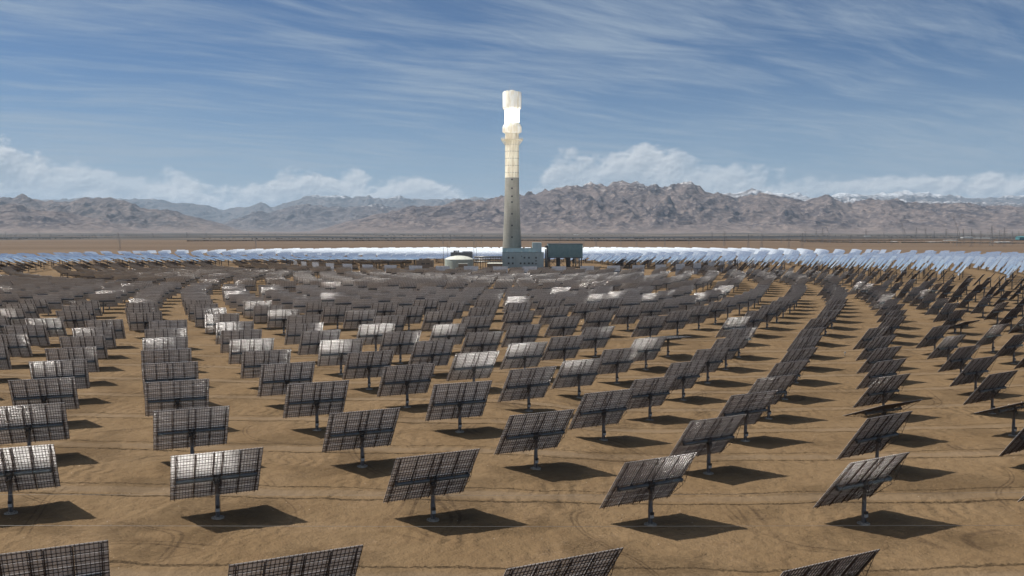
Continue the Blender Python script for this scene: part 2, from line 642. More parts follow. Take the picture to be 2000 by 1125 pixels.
near_m = mountain_mat("range_rock_brown", (.215, .172, .148), (.135, .108, .100), (.058, .050, .055), 760, .6, 1.6)
left_m = mountain_mat("range_rock_grey", (.22, .175, .150), (.140, .112, .100), (.080, .070, .070), 1150, .7, 1.6)
mid_m = mountain_mat("range_rock_blue", (.18, .155, .145), (.12, .105, .105), (.07, .065, .07), 640, .5, 1.2)
far_m = mountain_mat("range_rock_snow", (.17, .145, .135), (.12, .11, .11), (.075, .075, .08), 1230, .6, 1.0)
mountains('mountains', [(-500, 448), (560, 452), (610, 449), (640, 443), (700, 428), (760, 414), (800, 404), (850, 402), (900, 393), (985, 384), (1050, 376),
                        (1100, 366), (1150, 358), (1180, 361), (1220, 354), (1260, 363), (1300, 361), (1330, 358), (1360, 363), (1395, 377), (1440, 388),
                        (1480, 377), (1500, 378), (1560, 392), (1615, 383), (1660, 397), (1720, 386), (1760, 394), (1820, 398), (1870, 396), (1930, 402), (2000, 404), (2400, 408)],
          11200, 14800, 18500, 1000, 330, near_m, 5)
mountains('mountains', [(-500, 392), (0, 402), (35, 398), (60, 408), (110, 412), (150, 420), (200, 428), (240, 440), (270, 447), (330, 455), (3000, 455)],
          10300, 12200, 14200, 900, 170, near_m, 25, .8)
mountains('mountains', [(-500, 385), (0, 390), (50, 381), (80, 391), (125, 395), (170, 388), (215, 386), (250, 393), (290, 408), (330, 410), (360, 418), (400, 428), (440, 438),
                        (475, 448), (520, 452), (3000, 455)],
          12800, 16500, 19800, 1000, 260, left_m, 45)
mountains('mountains', [(-500, 450), (400, 452), (430, 438), (470, 424), (500, 413), (530, 416), (560, 405), (590, 397), (620, 402), (680, 405), (720, 400), (780, 404), (900, 400), (1100, 400),
                        (1360, 380), (1440, 377), (1480, 373), (1520, 380), (1600, 388), (1700, 390), (2000, 398), (2500, 400)],
          18500, 22500, 27000, 1000, 260, mid_m, 65)
mountains('mountains', [(-500, 380), (0, 383), (60, 392), (175, 387), (260, 390), (300, 388), (345, 396), (400, 400), (440, 410), (480, 404), (510, 397), (530, 404), (570, 394), (600, 385),
                        (640, 380), (680, 385), (720, 384), (760, 388), (780, 384), (820, 390), (900, 388), (1000, 385), (1360, 378), (1420, 378), (1470, 372), (1540, 379),
                        (1600, 386), (1640, 379), (1700, 380), (1770, 374), (1800, 377), (1850, 381), (1900, 388), (1950, 385), (2000, 380), (2500, 385)],
          28000, 34000, 41000, 1000, 300, far_m, 85, 1.5, .5)

# ------------------------------------------------------------------ heliostat materials
m_mirror, t, b = mat("mirror_glass", (.90, .92, .93), MR, 1.0)
oi = t.new('ShaderNodeObjectInfo').outputs['Random']
co = t.new('ShaderNodeTexCoord').outputs['Object']
dn = t.noise(co, .9, 5, .6)
t.put(b.inputs['Base Color'], t.mix(t.ramp(dn, .35, .7), (.93, .945, .95), (.80, .82, .83)))
m_mirror2, t, b = mat("clean_mirror_glass", (.92, .94, .95), 0.0, .87)
m_mirror3, t, b = mat("beam_spreading_mirror_glass", (.85, .86, .86), .34, 1.0)  # roughness added so the widened beams brighten the upper tower
m_back = noisy("mirror_back_paint", (.86, .84, .84), (.72, .70, .70), .55, .7, bump=.0)
m_rib = noisy("rusty_purlin", (.075, .052, .042), (.045, .032, .027), 3, .6)
m_tube = noisy("galvanised_blue_steel", (.115, .135, .145), (.08, .095, .105), 1.5, .45, .3)
m_post = noisy("painted_post_steel", (.125, .112, .105), (.085, .075, .070), 1.2, .5, .2)
m_dark = noisy("dark_drive_steel", (.035, .032, .03), (.06, .055, .05), 4, .55, .3)
m_boxp = noisy("control_box_paint", (.42, .42, .41), (.33, .33, .32), 3, .5)
m_conc = noisy("footing_concrete", (.30, .265, .22), (.22, .19, .155), 2.5, .9)

PW, PH, HUB, OFF = 13.0, 10.8, 6.1, 0.78
NC, NR = 4, 6


def panel_meshes():
    fb = MB()
    xs = np.linspace(-PW / 2, PW / 2, NC + 1)
    zs = np.linspace(-PH / 2, PH / 2, NR + 1)
    for i in range(NC):
        for j in range(NR):
            gl = .03 if i == NC // 2 else .012
            gr = .03 if i == NC // 2 - 1 else .012
            fb.box(xs[i] + gl, xs[i + 1] - gr, OFF, OFF + .02, zs[j] + .012, zs[j + 1] - .012, mis=[1, 1, 1, 0, 1, 1])
    g = MB()
    for z in [-PH / 2 + 1.35 * q + e for q in range(8) for e in (.27, 1.08)]:
        g.box(-PW / 2, PW / 2, OFF - .06, OFF - .002, z - .027, z + .027)
    for i in range(31):
        x = -PW / 2 + .06 + (PW - .12) * i / 30
        wd = .022
        g.box(x - wd, x + wd, OFF - .085, OFF - .005, -PH / 2 - .07, PH / 2 + .07)
    tr = MB()
    tr.box(-.055, .055, OFF - .26, OFF - .137, -PH / 2 - .02, PH / 2 + .02)
    for s in (1, -1):
        tr.tube((0, OFF - .22, s * 5.25), (0, -.62, s * .35), .038, n=6)
        for k in range(6):
            z0 = s * (5.0 - k * .85)
            z1 = s * (5.0 - k * .85 - .45)
            f0 = (5.25 - abs(z1)) / 4.9
            yb = (OFF - .22) + (-.62 - (OFF - .22)) * f0
            tr.tube((0, OFF - .2, z0), (0, yb, z1), .022, n=5)
            tr.tube((0, yb, z1), (0, OFF - .2, z0 - s * .85), .022, n=5)
    tb = MB()
    tb.tube((-5.85, 0, 0), (5.85, 0, 0), .30, n=20, mi=0, cap=False)
    for sx in (-1, 1):
        tb.tube((sx * 5.86, 0, 0), (sx * 5.80, 0, 0), .285, n=20, mi=1)
    for x in (-5.6, -3.2, -.62, .62, 3.2, 5.6):
        tb.tube((x - .03, 0, 0), (x + .03, 0, 0), .36, n=20)
        tb.box(x - .04, x + .04, .2, OFF - .2, -.3, .3)
    po = MB()
    po.lathe([(.34, 0.15), (.33, 2.6), (.30, 2.62), (.29, HUB - .9), (.36, HUB - .88), (.36, HUB - .55), (.0, HUB - .55)], 18)
    po.tube((.40, -.05, .9), (.36, -.1, HUB - .9), .028, n=6)
    dr = MB()
    dr.tube((0, 0, HUB - .62), (0, 0, HUB - .25), .46, n=18)
    dr.box(-.36, .36, -.30, .36, HUB - .42, HUB + .26)
    dr.tube((-.5, 0, HUB), (.5, 0, HUB), .40, n=18)
    dr.tube((.22, -.62, HUB - 1.15), (.22, -.38, HUB - .1), .085, n=8)
    dr.tube((.22, -.62, HUB - 1.15), (.22, -.02, HUB - 1.35), .05, n=6)
    dr.tube((-.30, -.66, HUB - .75), (-.30, -.30, HUB - .45), .12, n=8)
    dr.tube((-.32, -.4, HUB - .35), (-.55, -.55, HUB - 1.1), .03, n=5)
    fl = MB()
    fl.lathe([(.95, -.3), (.95, .10), (.90, .14), (.50, .15), (.48, .24), (.0, .24)], 22, mi=0)
    for k in range(10):
        an = 2 * math.pi * k / 10
        fl.tube((.68 * math.cos(an), .68 * math.sin(an), .12), (.68 * math.cos(an), .68 * math.sin(an), .26), .035, n=6, mi=1)
    cb = MB()
    cb.box(-.30, .24, -.62, -.34, 1.15, 1.60, 0)
    cb.box(-.30, .24, -.64, -.34, 1.62, 2.02, 1)
    cb.tube((-.02, -.45, .2), (-.02, -.45, 1.15), .04, n=6, mi=1)
    return (fb.mesh('mirror_panel', [m_mirror2, m_back]), fb.mesh('mirror_panel', [m_mirror, m_back]), g.mesh('support_grid', [m_rib]), tr.mesh('truss', [m_rib]), tb.mesh('torque_tube', [m_tube, m_dark]),
            po.mesh('post', [m_post]), dr.mesh('drive_unit', [m_dark]), fl.mesh('footing', [m_conc, m_dark]), cb.mesh('control_box', [m_boxp, m_dark]))


ME = panel_meshes()
TRX = (-5.84, -3.2, -.62, .62, 3.2, 5.84)


# ------------------------------------------------------------------ heliostat field layout
def rmax(thd):
    a = abs(thd)
    return float(np.interp(a, [0, 55, 75, 100, 130, 180], [950, 940, 870, 775, 700, 612]))


slots = []                                     # ring index, R, theta deg


def ring(k, R, th0, S, lo=-180, hi=180):
    n0 = math.ceil((lo - th0) / S)
    i = n0
    while th0 + i * S < hi - 1e-6:
        th = th0 + i * S
        if R <= rmax(th) + .1:
            slots.append((k, R, th))
        i += 1


k = 0
ring(k, RING0, .26, 360 / 222)
for j, R in enumerate(RINGS1):
    k += 1
    S = 360 / 170
    ring(k, R, -.77 + (0 if j % 2 == 0 else S / 2), S)
for j, R in enumerate(RINGS2):
    k += 1
    S = 360 / 125
    ring(k, R, -1.19 + (0 if j % 2 == 0 else S / 2), S)
for j, R in enumerate(RINGS3):
    k += 1
    S = 360 / 91
    ring(k, R, 1.2 + (0 if j % 2 == 0 else S / 2), S)
for j, R in enumerate(RINGS4):
    k += 1
    S = 360 / 62
    ring(k, R, .6 + (0 if j % 2 == 0 else S / 2), S)

cp, sp_ = math.cos(rad(3.79)), math.sin(rad(3.79))


def to_px(x, y, z):
    z -= CAM_H
    yy = y * cp - z * sp_
    zz = y * sp_ + z * cp
    return 1000 + F * x / yy, 562.5 - F * zz / yy


NUMB = ['nearest', 'second', 'third', 'fourth', 'fifth', 'sixth', 'seventh', 'eighth', 'ninth', 'tenth', 'eleventh', 'twelfth', 'thirteenth',
        'fourteenth', 'fifteenth', 'sixteenth', 'seventeenth', 'eighteenth', 'nineteenth', 'twentieth', 'twenty-first', 'twenty-second', 'twenty-third',
        'twenty-fourth', 'twenty-fifth', 'twenty-sixth', 'twenty-seventh', 'twenty-eighth', 'twenty-ninth', 'thirtieth', 'thirty-first', 'thirty-second', 'thirty-third']

ODD_FLAT = [(1730, 800), (1965, 805), (1325, 655), (1862, 640), (1877, 650), (180, 600)]   # heliostats parked out of line in the photo
items = []
for (k, R, th) in slots:
    a_ = rad(th)
    x = R * math.sin(a_)
    y = D - R * math.cos(a_)
    if y < 55:
        continue
    # plant buildings and the road to them stay free
    if (abs(x) < 105 and abs(y - D) < 95) or (y < D - 45 and R < 232 and abs(th) < 62):
        continue
    if -40 < x < 70 and D < y < D + 130:
        continue
    z = gz_at(x, y)
    X, Yp = to_px(x, y, z + HUB)
    lim = 1600 if y < 330 else 260
    if X < -lim or X > 2000 + lim:
        continue
    items.append(dict(k=k, R=R, th=th, x=x, y=y, z=z, px=X, py=Yp))
flat = set()
for (fx, fy) in ODD_FLAT:
    best = min(range(len(items)), key=lambda i: (items[i]['px'] - fx) ** 2 + 4 * (items[i]['py'] - fy) ** 2)
    flat.add(best)
aim = TOWER + Vector((0, 0, AIM_H))
for i, it in enumerate(items):
    c = Vector((it['x'], it['y'], it['z'] + HUB))
    tt = (aim - c).normalized()
    n = (tt + SUN).normalized()
    elv = math.asin(n.z)
    rz = math.atan2(-n.x, n.y)
    it['mode'] = 'track'
    if i in flat:
        elv = rad(68) if it['px'] > 1600 else rad(86)
        it['mode'] = 'flat'
    elif it['k'] == 31 and it['y'] < D - 60:
        # one ring parked upright
        elv = rad(4)
        rz = rad(it['th'])
        it['mode'] = 'upright'
    else:
        # a share of the mirrors stands slightly low, so that its beam strikes the back of the heliostat in front of it
        it['spill'] = False
        d2 = 43 if it['k'] == 0 else 53 if it['k'] < 9 else 41 if it['k'] < 19 else 33
        if it['y'] < 640 and abs(it['th']) < 50:
            low = it['k'] < 19 and random.random() < (.15 if it['k'] < 9 else .14)
            strip = random.choice((1.6, 2.4, 3.0, 4.2))
            if it['k'] == 0:
                low = any(abs(it['th'] - q) < .5 for q in (-6.22, -4.6, -2.98, 1.88, 3.5))
                strip = 2.8 if abs(it['th'] - 1.88) < .5 else 4.4
            if low:
                want = math.atan2(PH * math.cos(elv) - strip, d2)
                elv += max(rad(-5.0), min(0.0, (want - math.asin(tt.z)) / 2))
                it['spill'] = True
                rz += rad(random.choice((-2.0, 2.0, 2.6))) if it['k'] else 0
        rz += rad(random.gauss(0, .4))
        elv += 0 if it['spill'] else rad(random.gauss(0, .5))
    it['rz'] = rz
    it['el'] = elv
    dd = it['y'] + (0 if -60 < it['px'] < 2060 else 5000)
    it['rank'] = dd
vis = [i for i in items if -110 < i['px'] < 2110 and i['y'] < 700]
vis.sort(key=lambda i: i['y'])
near = [i for i in vis if -70 < i['px'] < 2070][:300]
nid = set(id(i) for i in near)
rest = [i for i in items if id(i) not in nid]

# labels: arc counted from the camera, place in its arc, and what makes it stand out
arcs = {}
for it in near:
    arcs.setdefault(it['k'], []).append(it)
for k, l in arcs.items():
    l.sort(key=lambda i: i['px'])
    for j, it in enumerate(l):
        fromleft = j < len(l) / 2
        q = j if fromleft else len(l) - 1 - j
        side = 'left' if fromleft else 'right'
        nm = ('leftmost' if fromleft else 'rightmost') if q == 0 else NUMB[q] + ' from the ' + side
        row = NUMB[k] + ' arc from the camera'
        if k == 0:
            row = 'nearest arc, cut off below'
        if it['mode'] == 'flat':
            it['label'] = 'heliostat parked almost flat, %s in the %s' % (nm, row)
        else:
            it['label'] = 'heliostat seen from behind, %s in the %s' % (nm, row)

m_fb, m_fs, m_gr, m_tr, m_tb, m_po, m_dr, m_fl, m_cb = ME


def heliostat(it, full):
    o = thing('heliostat', it['label'], 'heliostat', (it['x'], it['y'], it['z']), it['rz'], 'mirror heliostats of the solar field')
    hub = Matrix.Translation((0, 0, HUB)) @ Matrix.Rotation(it['el'], 4, 'X')
    for nm, me in (('mirror_panel', m_fs if it.get('spill') else m_fb), ('support_grid', m_gr), ('torque_tube', m_tb)):
        c = link(nm, me, o)
        c.matrix_local = hub
    if full >= 1:
        for x in TRX:
            c = link('truss', m_tr, o)
            c.matrix_local = hub @ Matrix.Translation((x, 0, 0))
    link('post', m_po, o)
    if full >= 1:
        link('drive_unit', m_dr, o)
        link('footing', m_fl, o)
        link('control_box', m_cb, o)
    return o


near.sort(key=lambda i: i['y'])
for n_, it in enumerate(near):
    heliostat(it, 1 if n_ < 150 else 0)

# far heliostats: past three hundred, one mass built from the same shape with fewer bars
lo = MB()
for i in range(4):
    x0 = -PW / 2 + i * PW / 4
    lo.box(x0 + .03, x0 + PW / 4 - .03, OFF, OFF + .02, -PH / 2, -.02, mis=[1, 1, 1, 0, 1, 1])
    lo.box(x0 + .03, x0 + PW / 4 - .03, OFF, OFF + .02, .02, PH / 2, mis=[1, 1, 1, 0, 1, 1])
for j in range(10):
    z = -PH / 2 + .15 + (PH - .3) * j / 9
    lo.box(-PW / 2, PW / 2, OFF - .1, OFF - .004, z - .055, z + .055, 2)
for i in range(13):
    x = -PW / 2 + .1 + (PW - .2) * i / 12
    lo.box(x - .055, x + .055, OFF - .14, OFF - .006, -PH / 2, PH / 2, 2)
lo.tube((-5.8, 0, 0), (5.8, 0, 0), .3, n=6, mi=3, cap=False)
nt = len(lo.v)
lo.tube((0, 0, -.5), (0, 0, HUB), .33, n=6, mi=4, cap=False)
LV = np.array(lo.v)
LF = np.concatenate([np.array(f) for f in lo.f])
LL = np.array([len(f) for f in lo.f])
LM = np.array(lo.m)
Vs = []
for it in rest:
    ca, sa = math.cos(it['el']), math.sin(it['el'])
    v = LV.copy()
    p = v[:nt].copy()
    v[:nt, 1] = p[:, 1] * ca - p[:, 2] * sa
    v[:nt, 2] = p[:, 1] * sa + p[:, 2] * ca + HUB
    cz, sz = math.cos(it['rz']), math.sin(it['rz'])
    q = v.copy()
    v[:, 0] = q[:, 0] * cz - q[:, 1] * sz + it['x']
    v[:, 1] = q[:, 0] * sz + q[:, 1] * cz + it['y']
    v[:, 2] += it['z']
    Vs.append(v)
nr = len(rest)
fl_ = (np.tile(LF, nr) + np.repeat(np.arange(nr) * len(LV), len(LF)))
fme = build_mesh('heliostats', np.concatenate(Vs), fl_, np.tile(LL, nr), np.concatenate([np.where(LM == 0, 0 if i_.get('spill') else (6 if (19 <= i_['k'] <= 27 and i_['y'] < 740 and n_ % 5 < 3) else 5), LM) for n_, i_ in enumerate(rest)]), [m_mirror, m_back, m_rib, m_tube, m_post, m_mirror2, m_mirror3])
fo = link('heliostats', fme, kind='stuff')
fo['label'] = 'hundreds of smaller heliostats filling the solar field around the tower'
fo['category'] = 'heliostat field'
print('HELIOSTATS', len(items), 'near', len(near), 'rest', nr, 'near max y', near[-1]['y'])

# ------------------------------------------------------------------ tower
m_shaft, t, b = mat("slipform_concrete", (.25, .24, .2), .9)
P = t.new('ShaderNodeNewGeometry').outputs['Position']
x, y, z = t.xyz(P)
lift = t.math('FRACT', t.math('MULTIPLY', z, 1 / 1.9))
ln = t.ramp(lift, .0, .16, .55, 1)
nn = t.noise(t.vmath('MULTIPLY', P, (1, 1, .18)), .35, 5, .6)
nb = t.noise(t.vmath('MULTIPLY', P, (.2, .2, 1)), .5, 3, .6)
cc = t.mix(t.ramp(nn, .35, .65), (.285, .272, .235), (.235, .222, .188))
cc = t.mix(t.ramp(nb, .4, .6, 0, .35), cc, (.21, .20, .172))
cc = t.mix(t.math('SUBTRACT', 1.0, ln), cc, (.16, .15, .13))
t.put(b.inputs['Base Color'], cc)
m_white, t, b = mat("white_tower_coating", (.78, .74, .62), .75)
P = t.new('ShaderNodeNewGeometry').outputs['Position']
nn = t.noise(t.vmath('MULTIPLY', P, (1, 1, .12)), .45, 5, .65)
t.put(b.inputs['Base Color'], t.mix(t.ramp(nn, .38, .66), (.78, .72, .58), (.58, .49, .34)))
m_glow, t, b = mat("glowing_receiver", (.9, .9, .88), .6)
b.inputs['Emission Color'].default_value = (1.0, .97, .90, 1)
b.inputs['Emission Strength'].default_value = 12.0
m_head, t, b = mat("lit_receiver_shield", (.86, .82, .72), .7)
P = t.new('ShaderNodeNewGeometry').outputs['Position']
zz = t.xyz(P)[2]
nn = t.noise(t.vmath('MULTIPLY', P, (1, 1, .15)), .3, 3, .6)
t.put(b.inputs['Base Color'], t.mix(t.ramp(nn, .4, .62), (.88, .85, .78), (.74, .66, .50)))
m_open = noisy("dark_opening", (.02, .022, .025), (.035, .035, .035), 1, .4)

tw = thing('solar_tower', 'tall concrete solar tower with blazing white receiver near its top', 'tower', (0, D, 0))
tz = lambda y: CAM_H - (y - 449) / F * D
s = MB()
s.lathe([(11.2, -2), (10.75, 24), (10.2, 34), (9.6, 48), (9.05, 62), (8.6, 76), (8.25, 88), (7.95, 101.4)], 64)
s.build('shaft', [m_shaft], tw)
s = MB()
s.lathe([(7.92, 101.4), (7.85, 108), (7.8, 145), (7.8, 151.5)], 64)
s.build('upper_shaft', [m_white], tw, label='cream white upper shaft lit by the mirrors')
s = MB()
s.lathe([(7.8, 151.5), (9.2, 152.0), (10.9, 153.2), (10.9, 158.6), (10.4, 159.8), (8.6, 162.8), (7.7, 164.2)], 64)
s.build('lower_heat_shield', [m_head], tw)
s = MB()
prof = [(7.62, 164.2), (7.62, 177.6)]
s.lathe([(7.5, 164.2), (7.5, 177.6)], 64)
for kx in range(20):
    an = 2 * math.pi * kx / 20
    s.tube((7.45 * math.cos(an), 7.45 * math.sin(an), 164.4), (7.45 * math.cos(an), 7.45 * math.sin(an), 177.4), .55, n=8)
s.build('receiver', [m_glow], tw)
s = MB()
s.lathe([(7.8, 177.6), (9.9, 179.2), (10.55, 180.3), (10.6, 181), (10.55, 197.2), (10.2, 197.9), (3.4, 198.6), (0, 198.6)], 64)
s.build('upper_heat_shield', [m_head], tw)
s = MB()
s.lathe([(3.4, 198.4), (3.4, 199.9), (3.0, 200.2), (0, 200.2)], 24)
s.box(-6.6, -4.2, -2, .6, 198.3, 199.9)
s.box(-8.6, -7.6, -1, .6, 197.9, 199.5)
s.build('roof_plant', [m_head], tw)
s = MB()
s.tube((-3.0, -2, 198.4), (-3.0, -2, 205), .16, .12, n=6)
s.tube((-3.0, -2, 205), (-3.0, -2, 211), .09, .04, n=6)
s.build('mast', [m_boxp], tw)
# maintenance ring platform
s = MB()
s.lathe([(7.82, 143.6), (12.4, 144.0), (12.4, 144.5), (7.82, 144.5)], 64)
s.build('ring_platform', [m_white], tw)
s = MB()
for kx in range(24):
    an = 2 * math.pi * kx / 24
    ca, sa = math.cos(an), math.sin(an)
    s.tube((7.8 * ca, 7.8 * sa, 138.2), (12.1 * ca, 12.1 * sa, 143.8), .16, n=5)
    s.tube((7.8 * ca, 7.8 * sa, 141.4), (10.2 * ca, 10.2 * sa, 143.8), .11, n=5)
s.build('bracket_ring', [m_white], tw)
s = MB()
for kx in range(48):
    an = 2 * math.pi * kx / 48
    ca, sa = math.cos(an), math.sin(an)
    s.tube((12.3 * ca, 12.3 * sa, 144.5), (12.3 * ca, 12.3 * sa, 146.3), .06, n=4)
for zz_ in (145.1, 145.7, 146.3):
    s.lathe([(12.26, zz_ - .05), (12.36, zz_ - .05), (12.36, zz_ + .05), (12.26, zz_ + .05)], 48)
s.build('railing', [m_white], tw)
SH = [(24, 10.75), (34, 10.2), (48, 9.6), (62, 9.05), (76, 8.6), (88, 8.25), (101.4, 7.95)]
for yy_ in (352, 369, 384.5, 395.5, 418, 440.5, 463):
    zc = tz(yy_)
    r_ = float(np.interp(zc, [q[0] for q in SH], [q[1] for q in SH]))
    s = MB()
    s.box(-.75, .75, -r_ - .12, -r_ + .8, zc - .85, zc + .85, 1)
    s.box(-1.0, -.75, -r_ - .2, -r_ + .8, zc - 1.1, zc + 1.1, 0)
    s.box(.75, 1.0, -r_ - .2, -r_ + .8, zc - 1.1, zc + 1.1, 0)
    s.build('window', [m_dark, m_open], tw)
s = MB()
for zc in (107.0, 115, 123, 131, 138.6):
    for kx in range(24):
        an = 2 * math.pi * kx / 24 - math.pi / 2
        r_ = 7.83
        ca, sa = math.cos(an), math.sin(an)
        s.tube((r_ * ca, r_ * sa, zc), ((r_ + .12) * ca, (r_ + .12) * sa, zc), .42, n=8)
s.build('vent_hole', [m_open], tw, kind='stuff')

# ------------------------------------------------------------------ plant buildings
m_teal, t, b = mat("teal_cladding", (.30, .38, .40), .55)
co = t.new('ShaderNodeTexCoord').outputs['Object']
nn = t.noise(t.vmath('MULTIPLY', co, (.35, .35, .08)), 1, 4, .6)
cor = t.new('ShaderNodeTexWave', i_Vector=co, i_Scale=1.2)
cor.bands_direction = 'X'
t.put(b.inputs['Base Color'], t.mix(t.ramp(nn, .35, .65), (.33, .41, .43), (.27, .345, .36)))
bp = t.new('ShaderNodeBump', i_Strength=.35, i_Distance=.15, i_Height=cor.outputs['Fac'])
t.put(b.inputs['Normal'], bp.outputs[0])
m_teal2 = noisy("dark_teal_panel", (.10, .17, .18), (.13, .20, .21), .25, .35, .2)
m_roofg = noisy("roof_grey", (.22, .23, .23), (.16, .17, .17), .4, .8)
m_tank = noisy("tank_paint", (.38, .42, .37), (.33, .36, .32), .2, .5)
m_tankr = noisy("tank_roof_paint", (.66, .66, .56), (.58, .57, .48), .3, .5)
m_tan = noisy("tan_render", (.26, .205, .15), (.20, .16, .12), .5, .9)
m_pipe = noisy("aluminium_lagging", (.42, .42, .40), (.30, .30, .29), 1, .4, .5)
m_steel = noisy("grey_steel", (.10, .10, .10), (.06, .06, .06), 2, .6, .3)
m_glass, t, b = mat("dark_window_glass", (.02, .03, .04), .12)


def at_px(px, Y):
    return (px - 1000) / F * Y


def z_px(py, Y):
    return CAM_H - (py - 449) / F * Y


YB = 962.0


def windows(parent, rects, Y, depth=.25):
    for (px0, px1, py0, py1) in rects:
        x0, x1 = at_px(px0, Y), at_px(px1, Y)
        z0, z1 = z_px(py1, Y), z_px(py0, Y)
        cx, cz = (x0 + x1) / 2, (z0 + z1) / 2
        s = MB()
        s.box(x0 - .15, x1 + .15, -.10, .1, z0 - .15, z0, 0)
        s.box(x0 - .15, x1 + .15, -.10, .1, z1, z1 + .15, 0)
        s.box(x0 - .15, x0, -.10, .1, z0, z1, 0)
        s.box(x1, x1 + .15, -.10, .1, z0, z1, 0)
        wf = s.build('window', [m_steel], parent)
        wf.location = (-parent.location.x, Y - parent.location.y, -parent.location.z)
        g = MB()
        g.box(x0, x1, -.04, .06, z0, z1)
        g.build('pane', [m_glass], wf)


hall = thing('power_block', 'pale teal industrial hall with square windows at the tower foot', 'building', (at_px(1021, YB), YB, 0))
hx = hall.location.x
X0, X1 = at_px(981, YB) - hx, at_px(1062, YB) - hx
s = MB()
s.box(X0, X1, 0, 34, -1, z_px(493.5, YB))
s.build('main_wall', [m_teal], hall)
s = MB()
s.box(X0 + .1, at_px(1040, YB) - hx, 7, 30, z_px(493.5, YB) + .01, z_px(485, YB + 7))
s.build('upper_storey', [m_teal], hall)
s = MB()
s.box(at_px(1040, YB) - hx + .05, at_px(1058, YB) - hx, 5, 20, z_px(493.5, YB) + .01, z_px(474, YB + 5))
s.build('stair_tower', [m_teal], hall)
s = MB()
s.box(X0 - .2, X1 + .2, -.2, .1, z_px(493.5, YB), z_px(493.5, YB) + .5)
s.box(X0 - .2, at_px(1040, YB) - hx, 6.8, 7.1, z_px(485, YB + 7), z_px(485, YB + 7) + .4)
s.build('parapet', [m_roofg], hall)
for px_ in (990, 1004, 1019, 1034, 1049):
    s = MB()
    X = at_px(px_, YB) - hx
    zz_ = z_px(493.5, YB) + .5
    s.tube((X, 2.5, zz_ - .5), (X, 2.5, zz_ + .7), .35, n=8)
    s.tube((X, 2.5, zz_ + .7), (X, 2.5, zz_ + 1.3), .75, .2, n=8)
    s.build('roof_vent', [m_pipe], hall)
rects = []
for px_ in (993.5, 1001.5, 1024.5, 1033, 1047):
    rects.append((px_ - 1.5, px_ + 1.5, 501.8, 504.7))
for px_ in (993.5, 1001.5, 1017, 1024.5, 1033, 1040.2):
    rects.append((px_ - 1.5, px_ + 1.5, 512.8, 515.8))
rects += [(1045.4, 1048.6, 508.8, 510.2), (1045.4, 1048.6, 514.3, 515.8), (1018.3, 1019.7, 499.8, 501.0)]
windows(hall, rects, YB)

YC = 975.0
acc = thing('air_cooled_condenser', 'big dark teal box raised on stout legs right of the tower', 'condenser', (at_px(1104, YC), YC, 0))
ax = acc.location.x
x0, x1 = at_px(1071, YC) - ax, at_px(1138, YC) - ax
zb, zt = z_px(502.5, YC), z_px(477, YC)
s = MB()
s.box(x0, x1, 0, 40, zb, zt)
s.build('wind_wall', [m_teal2], acc)
s = MB()
s.box(x0 - .3, x1 + .3, -.3, 40.3, zt, zt + .5)
s.box(x0 - .3, x1 + .3, -.3, 40.3, zb - .8, zb)
s.build('deck', [m_steel], acc)
for px_ in (1074, 1092, 1112, 1124, 1136):
    for yy_ in (2, 36):
        s = MB()
        X = at_px(px_, YC) - ax
        wd = 1.4 if px_ in (1092, 1112) else .5
        s.box(X - wd, X + wd, yy_ - .8, yy_ + .8, -1, zb - .8)
        s.build('leg', [m_steel], acc)
s = MB()
for i in range(4):
    X = x0 + (x1 - x0) * i / 4
    s.tube((X, 1.5, .3), (X + (x1 - x0) / 4, 1.5, zb - .9), .18, n=5)
    s.tube((X, 1.5, zb - .9), (X + (x1 - x0) / 4, 1.5, .3), .18, n=5)
s.build('bracing', [m_steel], acc)
s = MB()
s.box(x0 - 3.4, x0 - .35, 2, 10, -1, zt - 1.5, 0)
for i in range(7):
    s.box(x0 - 4.0, x0 - .4, 1.6, 2.0, 2 + i * 3, 2.3 + i * 3, 1)
s.tube((x0 - 2.4, .9, zt - 4), (x0 - 2.4, .9, 2), 1.0, n=10, mi=1)
s.build('stair', [m_steel, m_pipe], acc)
s = MB()
s.tube((x1 - 8, -1.8, 0), (x1 - 8, -1.8, zb - 1), .2, n=5)
s.tube((x1 - 3, -1.8, 0), (x1 - 3, -1.8, zb - 1), .2, n=5)
for i in range(5):
    zz_ = i * (zb - 1) / 5
    s.tube((x1 - 8, -1.8, zz_), (x1 - 3, -1.8, zz_ + 1.8), .12, n=5)
s.build('ladder_cage', [m_pipe], acc)

YT = 905.0
tk = thing('storage_tank', 'round green-grey storage tank with pale domed roof', 'tank', (at_px(896.5, YT + 15), YT + 15, 0))
R_ = (at_px(925, YT) - at_px(868, YT)) / 2
s = MB()
s.lathe([(R_, -1), (R_, z_px(507, YT))], 64)
s.build('tank_wall', [m_tank], tk)
zt_ = z_px(507, YT)
s = MB()
s.lathe([(R_ + .15, zt_), (R_ * .85, zt_ + 1.4), (R_ * .6, zt_ + 2.7), (R_ * .3, zt_ + 3.5), (0, zt_ + 3.8)], 64)
s.build('domed_roof', [m_tankr], tk)
s = MB()
s.lathe([(.6, zt_ + 3.6), (.6, zt_ + 4.8), (0, zt_ + 4.9)], 12)
s.build('roof_hatch', [m_steel], tk)

